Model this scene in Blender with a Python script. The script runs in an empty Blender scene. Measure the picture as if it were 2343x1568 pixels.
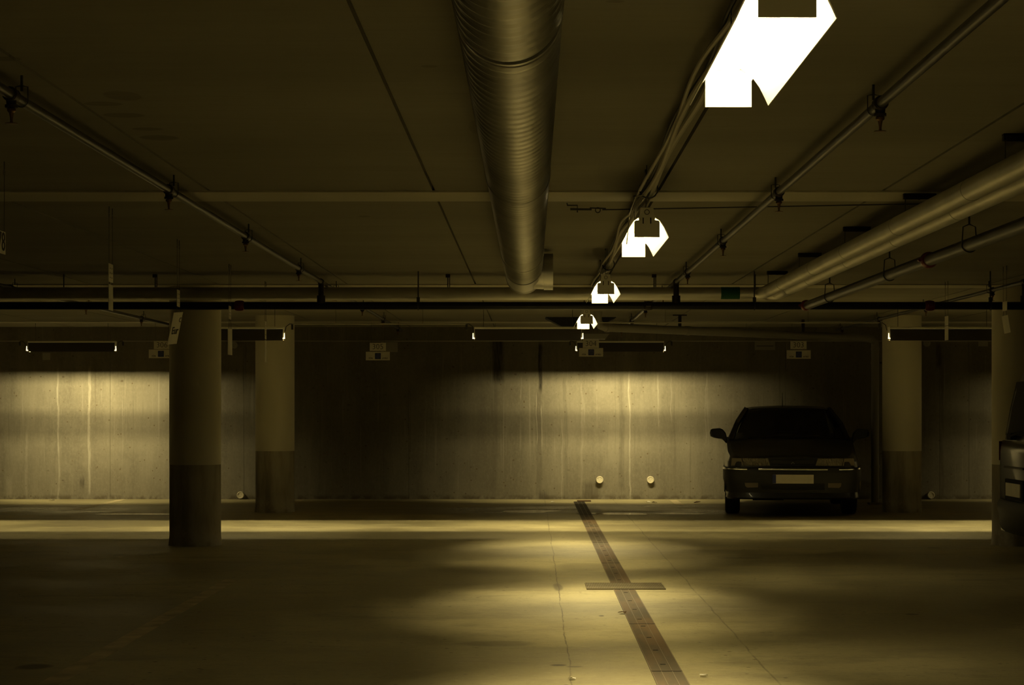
import bpy, math, random
from mathutils import Vector, Matrix
random.seed(7)
S = bpy.context.scene
COL = S.collection
PI = math.pi
# ------------------------------------------------------------------ camera, world, exposure
EYE = 1.35
F = 4466.0
cam = bpy.data.cameras.new('camera'); co = bpy.data.objects.new('camera', cam); COL.objects.link(co)
co.location = (0, 0, EYE); co.rotation_euler = (PI/2, 0, 0)
cam.sensor_width = 36; cam.lens = F/2343*36
cam.shift_x = -43.5/2343; cam.shift_y = 151/2343
cam.clip_start = 0.1; cam.clip_end = 200
S.camera = co
S.view_settings.view_transform = 'Standard'; S.view_settings.look = 'None'
S.view_settings.gamma = 1; S.view_settings.use_curve_mapping = False
S.view_settings.exposure = 0.0
w = bpy.data.worlds.new('world'); S.world = w; w.use_nodes = True
w.node_tree.nodes['Background'].inputs[0].default_value = (0, 0, 0, 1)
w.node_tree.nodes['Background'].inputs[1].default_value = 0
LAMP_COL = (1.0, 0.82, 0.40)
P_ROW = 12.5      # area light power of the aisle lamps
P_TUBE = 16.0      # emission of their tubes
P_CROSS = 46.0
P_WALL = 50.0

def at(px, py, Y):
    return Vector(((px-1215)/F*Y, Y, EYE+(935-py)/F*Y))

# ------------------------------------------------------------------ materials
def mat(name, col, rough=0.6, metal=0.0, spec=0.5, emit=None, estr=0, noise=None, coat=0, alpha=None, trans=0):
    m = bpy.data.materials.new(name); m.use_nodes = True
    nt = m.node_tree; b = nt.nodes['Principled BSDF']
    b.inputs['Base Color'].default_value = (*col, 1)
    b.inputs['Roughness'].default_value = rough; b.inputs['Metallic'].default_value = metal
    b.inputs['Specular IOR Level'].default_value = spec
    b.inputs['Coat Weight'].default_value = coat
    b.inputs['Transmission Weight'].default_value = trans
    if emit: b.inputs['Emission Color'].default_value = (*emit, 1); b.inputs['Emission Strength'].default_value = estr
    if noise:
        sc, amt, stretch = noise
        tc = nt.nodes.new('ShaderNodeTexCoord'); mp = nt.nodes.new('ShaderNodeMapping'); mp.inputs['Scale'].default_value = stretch
        n = nt.nodes.new('ShaderNodeTexNoise'); n.inputs['Scale'].default_value = sc; n.inputs['Detail'].default_value = 6
        r = nt.nodes.new('ShaderNodeValToRGB')
        r.color_ramp.elements[0].position = .3; r.color_ramp.elements[1].position = .7
        r.color_ramp.elements[0].color = (*[c*(1-amt) for c in col], 1); r.color_ramp.elements[1].color = (*[min(1, c*(1+amt)) for c in col], 1)
        nt.links.new(tc.outputs['Object'], mp.inputs[0]); nt.links.new(mp.outputs[0], n.inputs['Vector'])
        nt.links.new(n.outputs['Fac'], r.inputs[0]); nt.links.new(r.outputs[0], b.inputs['Base Color'])
    return m

class NG:
    """small node helper: every method returns an output socket"""
    def __init__(s, name, rough=.8, spec=.3):
        s.m = bpy.data.materials.new(name); s.m.use_nodes = True
        s.nt = s.m.node_tree; s.b = s.nt.nodes['Principled BSDF']
        s.b.inputs['Roughness'].default_value = rough; s.b.inputs['Specular IOR Level'].default_value = spec
        s.tc = s.nt.nodes.new('ShaderNodeTexCoord').outputs['Object']
        sp = s.nt.nodes.new('ShaderNodeSeparateXYZ'); s.nt.links.new(s.tc, sp.inputs[0])
        s.x, s.y, s.z = sp.outputs
    def put(s, sock, v):
        if isinstance(v, (int, float)): sock.default_value = v
        elif isinstance(v, tuple): sock.default_value = (*v, 1) if len(v) == 3 and len(sock.default_value) == 4 else v
        else: s.nt.links.new(v, sock)
    def math(s, op, a, b=0, c=0, clamp=False):
        n = s.nt.nodes.new('ShaderNodeMath'); n.operation = op; n.use_clamp = clamp
        s.put(n.inputs[0], a); s.put(n.inputs[1], b); s.put(n.inputs[2], c); return n.outputs[0]
    def noise(s, scale, stretch=(1, 1, 1), detail=5, rough=.6, off=(0, 0, 0)):
        mp = s.nt.nodes.new('ShaderNodeMapping'); mp.inputs['Scale'].default_value = stretch; mp.inputs['Location'].default_value = off
        s.nt.links.new(s.tc, mp.inputs[0])
        n = s.nt.nodes.new('ShaderNodeTexNoise'); n.inputs['Scale'].default_value = scale; n.inputs['Detail'].default_value = detail; n.inputs['Roughness'].default_value = rough
        s.nt.links.new(mp.outputs[0], n.inputs['Vector']); return n.outputs['Fac']
    def voro(s, scale, stretch=(1, 1, 1)):
        mp = s.nt.nodes.new('ShaderNodeMapping'); mp.inputs['Scale'].default_value = stretch
        s.nt.links.new(s.tc, mp.inputs[0])
        n = s.nt.nodes.new('ShaderNodeTexVoronoi'); n.inputs['Scale'].default_value = scale
        s.nt.links.new(mp.outputs[0], n.inputs['Vector']); return n.outputs['Distance']
    def rng(s, v, a, b, c=0, d=1):
        n = s.nt.nodes.new('ShaderNodeMapRange'); n.interpolation_type = 'SMOOTHSTEP'
        s.put(n.inputs[0], v)
        for k, q in enumerate((a, b, c, d)): n.inputs[1+k].default_value = q
        return n.outputs[0]
    def mix(s, f, a, b, mode='MIX'):
        n = s.nt.nodes.new('ShaderNodeMix'); n.data_type = 'RGBA'; n.blend_type = mode
        s.put(n.inputs[0], f); s.put(n.inputs[6], a); s.put(n.inputs[7], b); return n.outputs[2]
    def win(s, v, a0, a1, b1, b0):
        return s.math('MULTIPLY', s.rng(v, a0, a1), s.rng(v, b1, b0, 1, 0))
    def bump(s, h, dist=.01, strength=.5):
        n = s.nt.nodes.new('ShaderNodeBump'); n.inputs['Distance'].default_value = dist; n.inputs['Strength'].default_value = strength
        s.put(n.inputs['Height'], h); s.nt.links.new(n.outputs[0], s.b.inputs['Normal'])

def wall_material():
    g = NG('board_marked_concrete', .85, .25)
    a = g.noise(1.0, (3.2, 3.2, .45), 7, .68); b = g.noise(1.0, (.9, .9, .5), 4, .55, (3, 0, 9)); f = g.noise(30, (1, 1, .6), 5, .7)
    c = g.mix(g.rng(a, .30, .72), (.150, .135, .098), (.225, .205, .150))
    c = g.mix(g.rng(b, .4, .66, 0, .75), c, (.165, .146, .104))
    c = g.mix(g.rng(f, .42, .75, 0, .3), c, (.30, .28, .215))
    c = g.mix(g.rng(g.noise(1.7, (1, 1, 1), 6, .7, (4, 4, 2)), .45, .7, 0, .5), c, (.245, .225, .168))
    lines = g.noise(2.0, (9, 9, .22), 4, .55, (1, 2, 3))
    c = g.mix(g.rng(lines, .60, .72, 0, .5), c, (.33, .31, .245)); c = g.mix(g.rng(lines, .28, .40, .45, 0), c, (.12, .105, .072))
    c = g.mix(g.math('MULTIPLY', g.rng(g.noise(38, (1, 1, 1), 3, .6), .63, .70, 0, .7), g.rng(g.noise(1.4, off=(6, 2, 1)), .42, .58, .1, 1)), c, (.085, .068, .038))
    # pores and flecks
    c = g.mix(g.math('MULTIPLY', g.rng(g.math('ADD', g.voro(3.6, (1, 1, 1.5)), g.math('MULTIPLY', f, .12)), .10, .16, .6, 0), g.rng(g.noise(1.6, off=(1, 9, 4)), .47, .6)), c, (.07, .052, .024))
    c = g.mix(g.math('MULTIPLY', g.rng(g.voro(9), .06, .13, .8, 0), g.rng(g.noise(2.2), .38, .52)), c, (.10, .075, .035))
    # wandering vertical runs: (x, width, z0, z1, colour, strength)
    wob = g.math('MULTIPLY', g.math('SUBTRACT', g.noise(1.3, (1, 1, 1.2), 3),   .5), .10)
    fine = g.rng(g.noise(2.0, (14, 14, 1.4), 5, .7), .35, .6)
    X = lambda px: (px-1215)/154.0
    Z = lambda py: EYE+(935-py)/154.0
    L = (.40, .375, .30); D = (.022, .019, .014); O = (.10, .088, .062)
    runs = [(133, .035, 845, 1145, L, .7), (203, .05, 845, 1130, L, .8), (60, .05, 990, 1145, L, .35), (20, .12, 1095, 1150, L, .3),
            (185, .05, 1095, 1115, D, .6), (1140, .115, 775, 875, D, .85), (1131, .07, 870, 1140, O, .35), (1237, .04, 785, 895, D, .95), (1233, .06, 890, 1140, O, .55),
            (1229, .018, 900, 1015, L, .7), (1240, .02, 930, 1020, L, .8), (1193, .02, 865, 915, L, .5), (1293, .035, 865, 1140, O, .4),
            (1284, .02, 960, 1145, L, .5), (1330, .04, 880, 1140, L, .3), (1441, .03, 850, 1140, L, .8), (1422, .06, 860, 1120, O, .45),
            (1507, .022, 855, 975, L, .6), (1536, .02, 855, 965, L, .4), (1615, .022, 850, 1020, L, .4), (1250, .10, 790, 870, O, .2),
            (1415, .03, 772, 810, L, .25), (1432, .05, 772, 815, L, .3), (1450, .03, 772, 800, L, .25), (2147, .06, 785, 840, D, .6), (700, .03, 755, 780, L, .12),
            (1352, .17, 1104, 1150, O, .95), (1343, .09, 1125, 1150, O, .6), (1245, .1, 1125, 1150, D, .5), (1310, .2, 1138, 1150, D, .4), (2155, .03, 840, 1140, O, .5), (560, .04, 790, 900, D, .3)]
    for px, hw, y0, y1, colr, st in runs:
        if colr is L: hw *= .55
        d = g.math('ABSOLUTE', g.math('SUBTRACT', g.math('ADD', g.x, wob), X(px)))
        m = g.rng(d, hw*.35, hw, 1, 0)
        z1, z0 = Z(y0), Z(y1)
        m = g.math('MULTIPLY', m, g.win(g.z, z0-.06, z0+.06, z1-.06, z1+.06))
        m = g.math('MULTIPLY', m, g.math('MULTIPLY_ADD', fine, .55*st, (.22 if colr is L else .45)*st))
        c = g.mix(m, c, colr)
    # darker patches towards the foot of the wall
    c = g.mix(g.math('MULTIPLY', g.rng(g.z, .02, .09, .7, 0), g.rng(g.noise(3, (2, 2, 2)), .4, .6)), c, (.07, .055, .03))
    g.nt.links.new(c, g.b.inputs['Base Color'])
    g.bump(g.math('ADD', f, a), .004, .5)
    return g.m

def floor_material():
    g = NG('worn_concrete_floor', .5, .4)
    a = g.noise(.55, (1, 1, 1), 6, .6); b = g.noise(1.5, (.7, 1.5, 1), 7, .75, (5, 2, 0)); f = g.noise(18, (1, 1, 1), 5, .75)
    c = g.mix(g.rng(a, .38, .62), (.27, .235, .122), (.42, .37, .20))
    c = g.mix(g.rng(b, .47, .66, 0, .6), c, (.225, .19, .11))
    c = g.mix(g.rng(f, .52, .7, 0, .45), c, (.16, .13, .07))
    c = g.mix(g.rng(f, .30, .44, .35, 0), c, (.52, .47, .32))
    gr = g.noise(75, (1, 1, 1), 3, .6)
    c = g.mix(g.math('MULTIPLY', g.rng(gr, .62, .70, 0, .75), g.rng(g.noise(1.1, off=(3, 3, 3)), .40, .58, .15, 1)), c, (.07, .052, .025))
    # grit
    sp = g.math('MULTIPLY', g.rng(g.voro(8), .05, .14, .9, 0), g.rng(g.noise(.9, off=(2, 7, 1)), .44, .56))
    c = g.mix(sp, c, (.05, .035, .015))
    fleck = g.math('MULTIPLY', g.rng(g.voro(5.3, (1, .6, 1)), .012, .04, .6, 0), g.rng(g.noise(.7, off=(9, 1, 1)), .5, .56))
    c = g.mix(fleck, c, (.6, .55, .45))
    # damp ground along the foot of the wall, mouth of the channel
    wet = g.math('MULTIPLY', g.win(g.y, 24.2, 25.3, 27.0, 27.9), g.win(g.x, -3.0, -.3, 1.8, 4.2))
    wet = g.math('MULTIPLY', wet, g.rng(g.noise(1.0, (.5, 1.6, 1), 4), .38, .55))
    wet2 = g.math('MULTIPLY', g.win(g.y, 24.5, 25.6, 26.8, 27.6), g.win(g.x, -9, -7.2, -5.8, -5.0))
    wet = g.math('MAXIMUM', wet, g.math('MULTIPLY', wet2, g.rng(g.noise(1.3, (.6, 2.2, 1), 4), .4, .56)))
    c = g.mix(g.math('MULTIPLY', wet, .8), c, (.06, .05, .035))
    # construction joints (x, width)
    wob = g.math('MULTIPLY', g.math('SUBTRACT', g.noise(.8, (1, 1, 1), 4), .5), .06)
    jx = g.math('ADD', g.x, wob)
    for x0, hw, st in ((.205, .006, .7), (1.215, .008, .5)):
        d = g.math('ABSOLUTE', g.math('SUBTRACT', jx, x0))
        c = g.mix(g.math('MULTIPLY', g.rng(d, hw*.3, hw, st, 0), g.rng(g.noise(3, (1, 1, 1), 4), .35, .55, .35, 1)), c, (.07, .055, .03))
    # small oily blots (x, y, rx, ry)
    for x0, y0, rx, ry, st in ((.14, 10.26, .05, .045, .9), (.23, 10.2, .05, .03, .7), (.20, 14.75, .04, .35, .6), (.45, 16.6, .28, .5, .35), (.74, 25.9, .22, .9, .95), (.73, 25.0, .16, .35, .95), (.2, 26.6, .8, .35, .6), (1.3, 25.4, .6, .25, .6), (.6, 27.6, .9, .25, .4),
                               (2.5, 12.8, .05, .05, .8), (1.9, 17.6, .22, .05, .6), (-2.6, 10.2, .1, .12, .8), (3.9, 18.9, .07, .1, .6), (.46, 12.7, .02, .04, .8), (-.2, 11.2, .25, .15, .35)):
        dx = g.math('DIVIDE', g.math('SUBTRACT', jx, x0), rx); dy = g.math('DIVIDE', g.math('SUBTRACT', g.y, y0), ry)
        q = g.math('ADD', g.math('MULTIPLY', dx, dx), g.math('MULTIPLY', dy, dy))
        c = g.mix(g.rng(q, .3, 1.2, st, 0), c, (.04, .032, .02))
    g.nt.links.new(c, g.b.inputs['Base Color'])
    r = g.rng(a, .35, .7, .42, .62)
    r = g.math('SUBTRACT', r, g.math('MULTIPLY', wet, .2))
    g.nt.links.new(r, g.b.inputs['Roughness'])
    g.bump(g.math('ADD', f, b), .003, .35)
    return g.m

def ceiling_material():
    g = NG('cast_concrete_ceiling', .9, .2)
    a = g.noise(.8, (.35, 1.2, 1), 6, .6); f = g.noise(9, (.2, 2.5, 1), 6, .7)
    c = g.mix(g.rng(a, .32, .68), (.235, .218, .162), (.285, .265, .20))
    c = g.mix(g.rng(f, .45, .8, 0, .35), c, (.19, .172, .122))
    for x0, y0, rx, ry, st in ((-1.58, 7.55, .075, .12, .45), (-1.70, 7.75, .08, .06, .5), (-1.68, 8.05, .09, .07, .5), (-1.66, 8.45, .07, .05, .55), (-1.66, 8.72, .09, .09, .6), (-1.83, 6.75, .07, .05, .5),
                               (-.36, 6.9, .03, .03, .4), (.25, 5.8, .03, .02, .5), (-.24, 8.4, .03, .2, .3), (-1.05, 12.3, .04, .06, .5)):
        dx = g.math('DIVIDE', g.math('SUBTRACT', g.x, x0), rx); dy = g.math('DIVIDE', g.math('SUBTRACT', g.y, y0), ry)
        q = g.math('ADD', g.math('MULTIPLY', dx, dx), g.math('MULTIPLY', dy, dy))
        m = g.math('MULTIPLY', g.rng(q, .7, 1.1, st, 0), g.rng(g.noise(6, (.3, 8, 1), 3), .35, .5, .5, 1))
        c = g.mix(m, c, (.12, .10, .06))
    g.nt.links.new(c, g.b.inputs['Base Color'])
    g.bump(f, .004, .5)
    return g.m

M = {}
M['wall'] = wall_material(); M['floor'] = floor_material(); M['ceiling'] = ceiling_material()
M['beam'] = mat('beam_concrete', (.46, .43, .32), .85, noise=(1.5, .12, (1, 1, 1)))
M['paint'] = mat('cream_column_paint', (.60, .56, .42), .6, noise=(.9, .06, (1, 1, .5)))
g = NG('bare_column_concrete', .85, .25)
cc = g.mix(g.rng(g.noise(1.2, (4, 4, .7), 6), .35, .65), (.21, .187, .135), (.38, .345, .26))
cc = g.mix(g.math('MULTIPLY', g.rng(g.z, .05, .3, .6, 0), g.rng(g.noise(5), .4, .6)), cc, (.5, .46, .36))  # paler in patches towards the foot
g.nt.links.new(cc, g.b.inputs['Base Color']); M['bare'] = g.m
M['galv'] = mat('galvanised_steel', (.52, .51, .47), .36, .9, noise=(3, .18, (1, 1, 1)))
M['clad'] = mat('aluminium_pipe_cladding', (.62, .60, .52), .40, .7, noise=(4, .10, (1, 1, 1)))
M['steel'] = mat('grey_painted_steel_pipe', (.075, .072, .066), .36, .6)
M['blacksteel'] = mat('black_painted_steel_pipe', (.012, .012, .014), .32, .3)
M['iron'] = mat('dark_cast_iron', (.03, .022, .018), .5, .4)
M['red'] = mat('red_painted_coupling', (.16, .012, .01), .35, .1)
M['brass'] = mat('dull_brass', (.20, .12, .05), .4, .8)
M['plastic'] = mat('grey_plastic_drainpipe', (.26, .245, .21), .5)
M['lampgrey'] = mat('cream_enamelled_steel', (.82, .79, .66), .45)
M['reflector'] = mat('white_enamel_reflector', (.85, .84, .78), .35)
M['brownpanel'] = mat('dark_enamelled_lamp_side', (.05, .042, .03), .45)
M['tube'] = mat('fluorescent_tube_glow', (.9, .9, .85), .4, emit=LAMP_COL, estr=P_TUBE)
M['tube_holder_glow'] = mat('shielded_tube_and_holder_glow', (.9, .9, .85), .4, emit=LAMP_COL, estr=3.0)  # shared by the tubes and the lamp-holders painted as glowing
M['cable'] = mat('pale_cable_sheath', (.42, .39, .30), .55)
M['darkcable'] = mat('dark_cable', (.03, .027, .02), .6)
M['wire'] = mat('thin_steel_wire', (.12, .11, .09), .4, .7)
M['green'] = mat('green_marking_tape', (.008, .11, .03), .45)
M['sign'] = mat('cream_sign_plate', (.80, .76, .62), .5, noise=(9, .08, (1, 1, 1)))
M['signdull'] = mat('dull_grey_plate', (.34, .32, .26), .6)
M['ink'] = mat('dark_lettering', (.03, .026, .02), .6)
M['blue'] = mat('blue_sign_square', (.03, .04, .16), .5)
M['paleblue'] = mat('pale_blue_sign_mark', (.14, .16, .34), .5)
M['rivet'] = mat('dark_hole', (.04, .035, .02), .8)
M['cap'] = mat('cream_plastic_cap', (.72, .66, .48), .45)
M['stripe'] = mat('worn_yellow_floor_paint', (.46, .385, .22), .6, noise=(5, .35, (1, 1, 1)))
g = NG('brown_channel_cover', .75, .3)
cc = g.mix(g.rng(g.noise(1.2, (3, .6, 1), 4), .4, .6), (.15, .10, .052), (.095, .075, .045))
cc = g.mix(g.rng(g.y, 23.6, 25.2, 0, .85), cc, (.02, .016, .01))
g.nt.links.new(cc, g.b.inputs['Base Color']); M['channel'] = g.m
M['channeledge'] = mat('pale_channel_slat', (.165, .13, .075), .6)
M['grate'] = mat('galvanised_grate', (.20, .17, .10), .45, .5)
M['gratehole'] = mat('dark_pit', (.03, .025, .015), .9)
g = NG('shallow_water', .03, .6)
g.b.inputs['Base Color'].default_value = (.03, .025, .018, 1); M['water'] = g.m
M['paper'] = mat('white_litter_paper', (.75, .72, .62), .7)
M['leaf'] = mat('dry_brown_leaf', (.10, .06, .025), .8)
M['hood'] = mat('black_hood_metal', (.008, .008, .008), .7)
M['tray'] = mat('grey_tray_metal', (.26, .25, .2), .6)
M['carpaint'] = mat('near_black_car_paint', (.004, .004, .005), .34, 0, coat=.25)
M['carplastic'] = mat('dark_grey_bumper_plastic', (.016, .0155, .013), .55)
M['rubber'] = mat('black_tyre_rubber', (.006, .006, .006), .85)
M['chrome'] = mat('chrome_strip', (.75, .75, .74), .12, 1.0)
M['headlight'] = mat('clear_lamp_lens', (.22, .20, .15), .12, .35, coat=.8)
g = NG('moulded_lamp_glass', .12, .8)
g.b.inputs['Base Color'].default_value = (.22, .20, .15, 1); g.b.inputs['Metallic'].default_value = .35
g.bump(g.voro(70, (1, 1, .4)), .008, .7); M['headlight'] = g.m
M['indicator'] = mat('frosted_indicator_lens', (.17, .14, .10), .25, coat=.5)
M['plate'] = mat('cream_number_plate', (.66, .61, .48), .45, noise=(8, .08, (1, 1, 1)))
M['interior'] = mat('black_car_interior', (.008, .008, .008), .8)
g = NG('tinted_car_glass', .02, .5)
nt = g.nt; tr = nt.nodes.new('ShaderNodeBsdfTransparent'); tr.inputs[0].default_value = (.30, .33, .30, 1)
gl = nt.nodes.new('ShaderNodeBsdfGlossy'); gl.inputs['Roughness'].default_value = .03; gl.inputs['Color'].default_value = (.8, .8, .8, 1)
fr = nt.nodes.new('ShaderNodeFresnel'); mx = nt.nodes.new('ShaderNodeMixShader')
nt.links.new(fr.outputs[0], mx.inputs[0]); nt.links.new(tr.outputs[0], mx.inputs[1]); nt.links.new(gl.outputs[0], mx.inputs[2])
nt.links.new(mx.outputs[0], nt.nodes['Material Output'].inputs[0]); M['glass'] = g.m
M['mpvpaint'] = mat('dark_olive_car_paint', (.035, .032, .024), .3, .3, coat=.4)

# ------------------------------------------------------------------ mesh builder and scene bookkeeping
class MB:
    def __init__(s): s.v = []; s.f = []
    def quad(s, *p):
        n = len(s.v); s.v += [tuple(q) for q in p]; s.f.append(tuple(range(n, n+len(p)))); return s
    def box(s, x0, x1, y0, y1, z0, z1):
        n = len(s.v)
        s.v += [(x, y, z) for z in (z0, z1) for y in (y0, y1) for x in (x0, x1)]
        s.f += [tuple(n+i for i in q) for q in ((0, 2, 3, 1), (4, 5, 7, 6), (0, 1, 5, 4), (2, 6, 7, 3), (0, 4, 6, 2), (1, 3, 7, 5))]
        return s
    def loft(s, secs, closed=True, caps=True):
        n0 = len(s.v); k = len(secs[0])
        for q in secs: s.v += [tuple(p) for p in q]
        for i in range(len(secs)-1):
            for j in range(k if closed else k-1):
                a = n0+i*k+j; b = n0+i*k+(j+1) % k
                s.f.append((a, b, b+k, a+k))
        if caps:
            s.f.append(tuple(n0+j for j in reversed(range(k)))); s.f.append(tuple(n0+(len(secs)-1)*k+j for j in range(k)))
        return s
    def tube(s, path, r, n=12, caps=True):
        path = [Vector(p) for p in path]; secs = []
        rr = r if isinstance(r, (list, tuple)) else [r]*len(path)
        for i, p in enumerate(path):
            d = (path[min(i+1, len(path)-1)]-path[max(i-1, 0)]).normalized()
            up = Vector((0, 0, 1)) if abs(d.z) < .9 else Vector((0, 1, 0))
            a = d.cross(up).normalized(); b = a.cross(d).normalized()
            secs.append([p+(a*math.cos(t)+b*math.sin(t))*rr[i] for t in [2*PI*k/n for k in range(n)]])
        return s.loft(secs, True, caps)
    def ring(s, c, axis, R, r, n=20, m=6, a0=0, a1=2*PI):
        c = Vector(c); d = Vector(axis).normalized(); up = Vector((0, 0, 1)) if abs(d.z) < .9 else Vector((0, 1, 0))
        a = d.cross(up).normalized(); b = a.cross(d).normalized()
        full = abs(a1-a0-2*PI) < 1e-6
        pts = [c+(a*math.cos(a0+(a1-a0)*k/n)+b*math.sin(a0+(a1-a0)*k/n))*R for k in range(n+1)]
        return s.tube(pts, r, m, not full)
    def prism(s, poly, fn):
        """poly: 2D points; fn(u, v, t) -> xyz with t in 0/1"""
        return s.loft([[fn(u, v, 0) for u, v in poly], [fn(u, v, 1) for u, v in poly]])
    def lathe(s, c, prof, n=16):
        """vertical lathe: prof = [(r, z)...] relative to c"""
        return s.loft([[(c[0]+r*math.cos(2*PI*k/n), c[1]+r*math.sin(2*PI*k/n), c[2]+z) for k in range(n)] for r, z in prof])
    def build(s, name, m, parent=None, smooth=True, bevel=0, ang=35):
        me = bpy.data.meshes.new(name)
        me.from_pydata(s.v, [], s.f); me.materials.append(M[m] if isinstance(m, str) else m)
        import bmesh
        bm = bmesh.new(); bm.from_mesh(me); bmesh.ops.recalc_face_normals(bm, faces=bm.faces)
        bm.to_mesh(me); bm.free()
        if smooth: me.shade_smooth(); me.set_sharp_from_angle(angle=math.radians(ang))
        o = bpy.data.objects.new(name, me); COL.objects.link(o)
        if parent is not None:
            o.parent = parent
            if parent.type == 'EMPTY' or True:
                o.matrix_parent_inverse = Matrix.Identity(4)
        if bevel:
            b = o.modifiers.new('bevel', 'BEVEL'); b.width = bevel; b.segments = 2; b.limit_method = 'ANGLE'
        return o

def tag(o, label=None, cat=None, group=None, kind=None):
    if label: o['label'] = label
    if cat: o['category'] = cat
    if group: o['group'] = group
    if kind: o['kind'] = kind
    return o
def thing(name, label, cat, loc=(0, 0, 0), group=None, rz=0):
    o = bpy.data.objects.new(name, None); COL.objects.link(o); o.location = loc; o.rotation_euler[2] = rz
    o.empty_display_size = .1
    return tag(o, label, cat, group)
def kids(o): return [c for c in bpy.data.objects if c.parent == o]
def copy_tree(o, parent=None):
    c = o.copy(); COL.objects.link(c); c.parent = parent
    if parent is not None: c.matrix_parent_inverse = Matrix.Identity(4)
    for ch in kids(o): copy_tree(ch, c)
    return c
def clone(o, loc, label, group=None, rz=None):
    c = copy_tree(o); c.location = loc
    if rz is not None: c.rotation_euler[2] = rz
    c['label'] = label
    if group: c['group'] = group
    return c
def text_mb(txt, size, fn, depth=.002, bold=0):
    """lettering as a mesh; fn(u, v, t) places it"""
    cu = bpy.data.curves.new('lettering', 'FONT'); cu.body = txt; cu.size = size; cu.align_x = 'CENTER'; cu.align_y = 'CENTER'
    cu.extrude = depth/2; cu.offset = bold; cu.resolution_u = 3
    o = bpy.data.objects.new('lettering', cu); COL.objects.link(o)
    dg = bpy.context.evaluated_depsgraph_get(); dg.update()
    me = bpy.data.meshes.new_from_object(o.evaluated_get(dg))
    b = MB(); b.v = [tuple(fn(v.co.x, v.co.y, v.co.z)) for v in me.vertices]; b.f = [tuple(p.vertices) for p in me.polygons]
    bpy.data.objects.remove(o); bpy.data.curves.remove(cu); bpy.data.meshes.remove(me)
    return b
def light(parent, loc, sx, sy, power, rot=(0, 0, 0), spread=180):
    l = bpy.data.lights.new('lamp_light', 'AREA'); l.shape = 'RECTANGLE'; l.size = sx; l.size_y = sy; l.energy = power
    l.color = LAMP_COL; l.spread = math.radians(spread)
    o = bpy.data.objects.new('lamp_light', l); COL.objects.link(o); o.parent = parent; o.location = loc; o.rotation_euler = rot
    return o

CEIL = EYE+1.21
# ------------------------------------------------------------------ the setting
XL, XR, YB, YF = -15.5, 15.5, -5.0, 29.0
tag(MB().box(XL-.3, XR+.3, YB-.3, YF+.5, -.2, 0).build('floor', 'floor', smooth=False), kind='structure')
b = MB(); b.box(XL-.3, XR+.3, YB-.3, YF+.5, CEIL+.03, CEIL+.25)
edges = [-.54+1.247*k for k in range(-13, 14)]
for i in range(len(edges)-1):
    b.box(max(XL-.3, edges[i]+.008), min(XR+.3, edges[i+1]-.008), YB-.3, YF+.5, CEIL, CEIL+.03)
tag(b.build('ceiling', 'ceiling', smooth=False), kind='structure')
seams = [XL]+[(p-1215)/154.0 for p in (-620, -250, 252, 558, 935, 1304, 1422, 1797, 2150, 2217, 2600, 3000)]+[XR]
b = MB(); b.box(XL-.3, XR+.3, YF+.015, YF+.5, 0, CEIL)
for i in range(len(seams)-1):
    g0, g1 = [.0008 if 0 < q < 1.5 else .002 for q in (seams[i], seams[i+1])]; b.box(seams[i]+(g0 if i else 0), seams[i+1]-g1, YF, YF+.015, 0, CEIL)
tag(b.build('wall_far', 'wall', smooth=False), kind='structure')
tag(MB().box(XL-.3, XL, YB-.3, YF+.5, 0, CEIL).build('wall_left', 'wall', smooth=False), kind='structure')
tag(MB().box(XR, XR+.3, YB-.3, YF+.5, 0, CEIL).build('wall_right', 'wall', smooth=False), kind='structure')
tag(MB().box(XL, XR, YB-.3, YB, 0, CEIL).build('wall_near', 'wall', smooth=False), kind='structure')
for k, y in enumerate((2.8, 10.83, 18.98, 27.0)):
    tag(MB().box(XL, XR, y, y+.48, CEIL-.010, CEIL).build('trim_%d' % (k+1), 'beam', smooth=False), kind='structure')

# round columns: cream painted above, bare concrete below
def column(x, y, label):
    t = thing('concrete_column', label, 'column', (x, y, 0), 'round columns')
    top = CEIL-.010 if abs(y-19.3) < .3 else CEIL
    MB().lathe((0, 0, 0), [(.2535, .797), (.2535, top)], 48).build('painted_shaft', 'paint', t)
    MB().lathe((0, 0, 0), [(.262, 0), (.256, .05), (.252, .1), (.252, .797)], 48).build('bare_base', 'bare', t)
    return t
column(-3.32, 19.3, 'nearer round column left of centre, cream above a dark bare concrete base')
column(-3.345, 25.5, 'round column standing behind the nearer left one, pale at its foot')
column(4.845, 25.5, 'round column right of the dark car, beside the vertical drainpipe')
column(4.82, 19.32, 'round column at the right edge, partly hidden by a parked vehicle')

# ------------------------------------------------------------------ spiral ventilation duct
DX, DZ, DR = -.058, EYE+1.043, .136
t = thing('ventilation_duct', 'long ribbed spiral metal air duct running under the ceiling toward the far wall', 'air duct', (DX, 0, DZ))
def spiral(y0, y1, r, name):
    N = 56; pitch = .105; K = 10
    prof = [.007, .007, .001, 0, .0042, 0, 0, .0042, 0, .001]
    rows = int((y1-y0)/pitch*K)
    b = MB()
    for i in range(rows+1):
        for j in range(N):
            y = y0+i*pitch/K-pitch*j/N
            y = min(max(y, y0), y1); R = r+prof[i % K]
            a = 2*PI*j/N+PI/2
            b.v.append((R*math.cos(a), y, R*math.sin(a)))
    for i in range(rows):
        for j in range(N):
            a = i*N+j
            if j < N-1: b.f.append((a, a+1, a+1+N, a+N))
            elif i+K+1 <= rows: b.f.append((a, (i+K)*N, (i+K+1)*N, a+N))
    o = b.build(name, 'galv', t, ang=50)
    return o
spiral(1.0, 5.15, DR, 'duct_section'); spiral(5.17, 14.3, DR-.001, 'duct_section')
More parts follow.
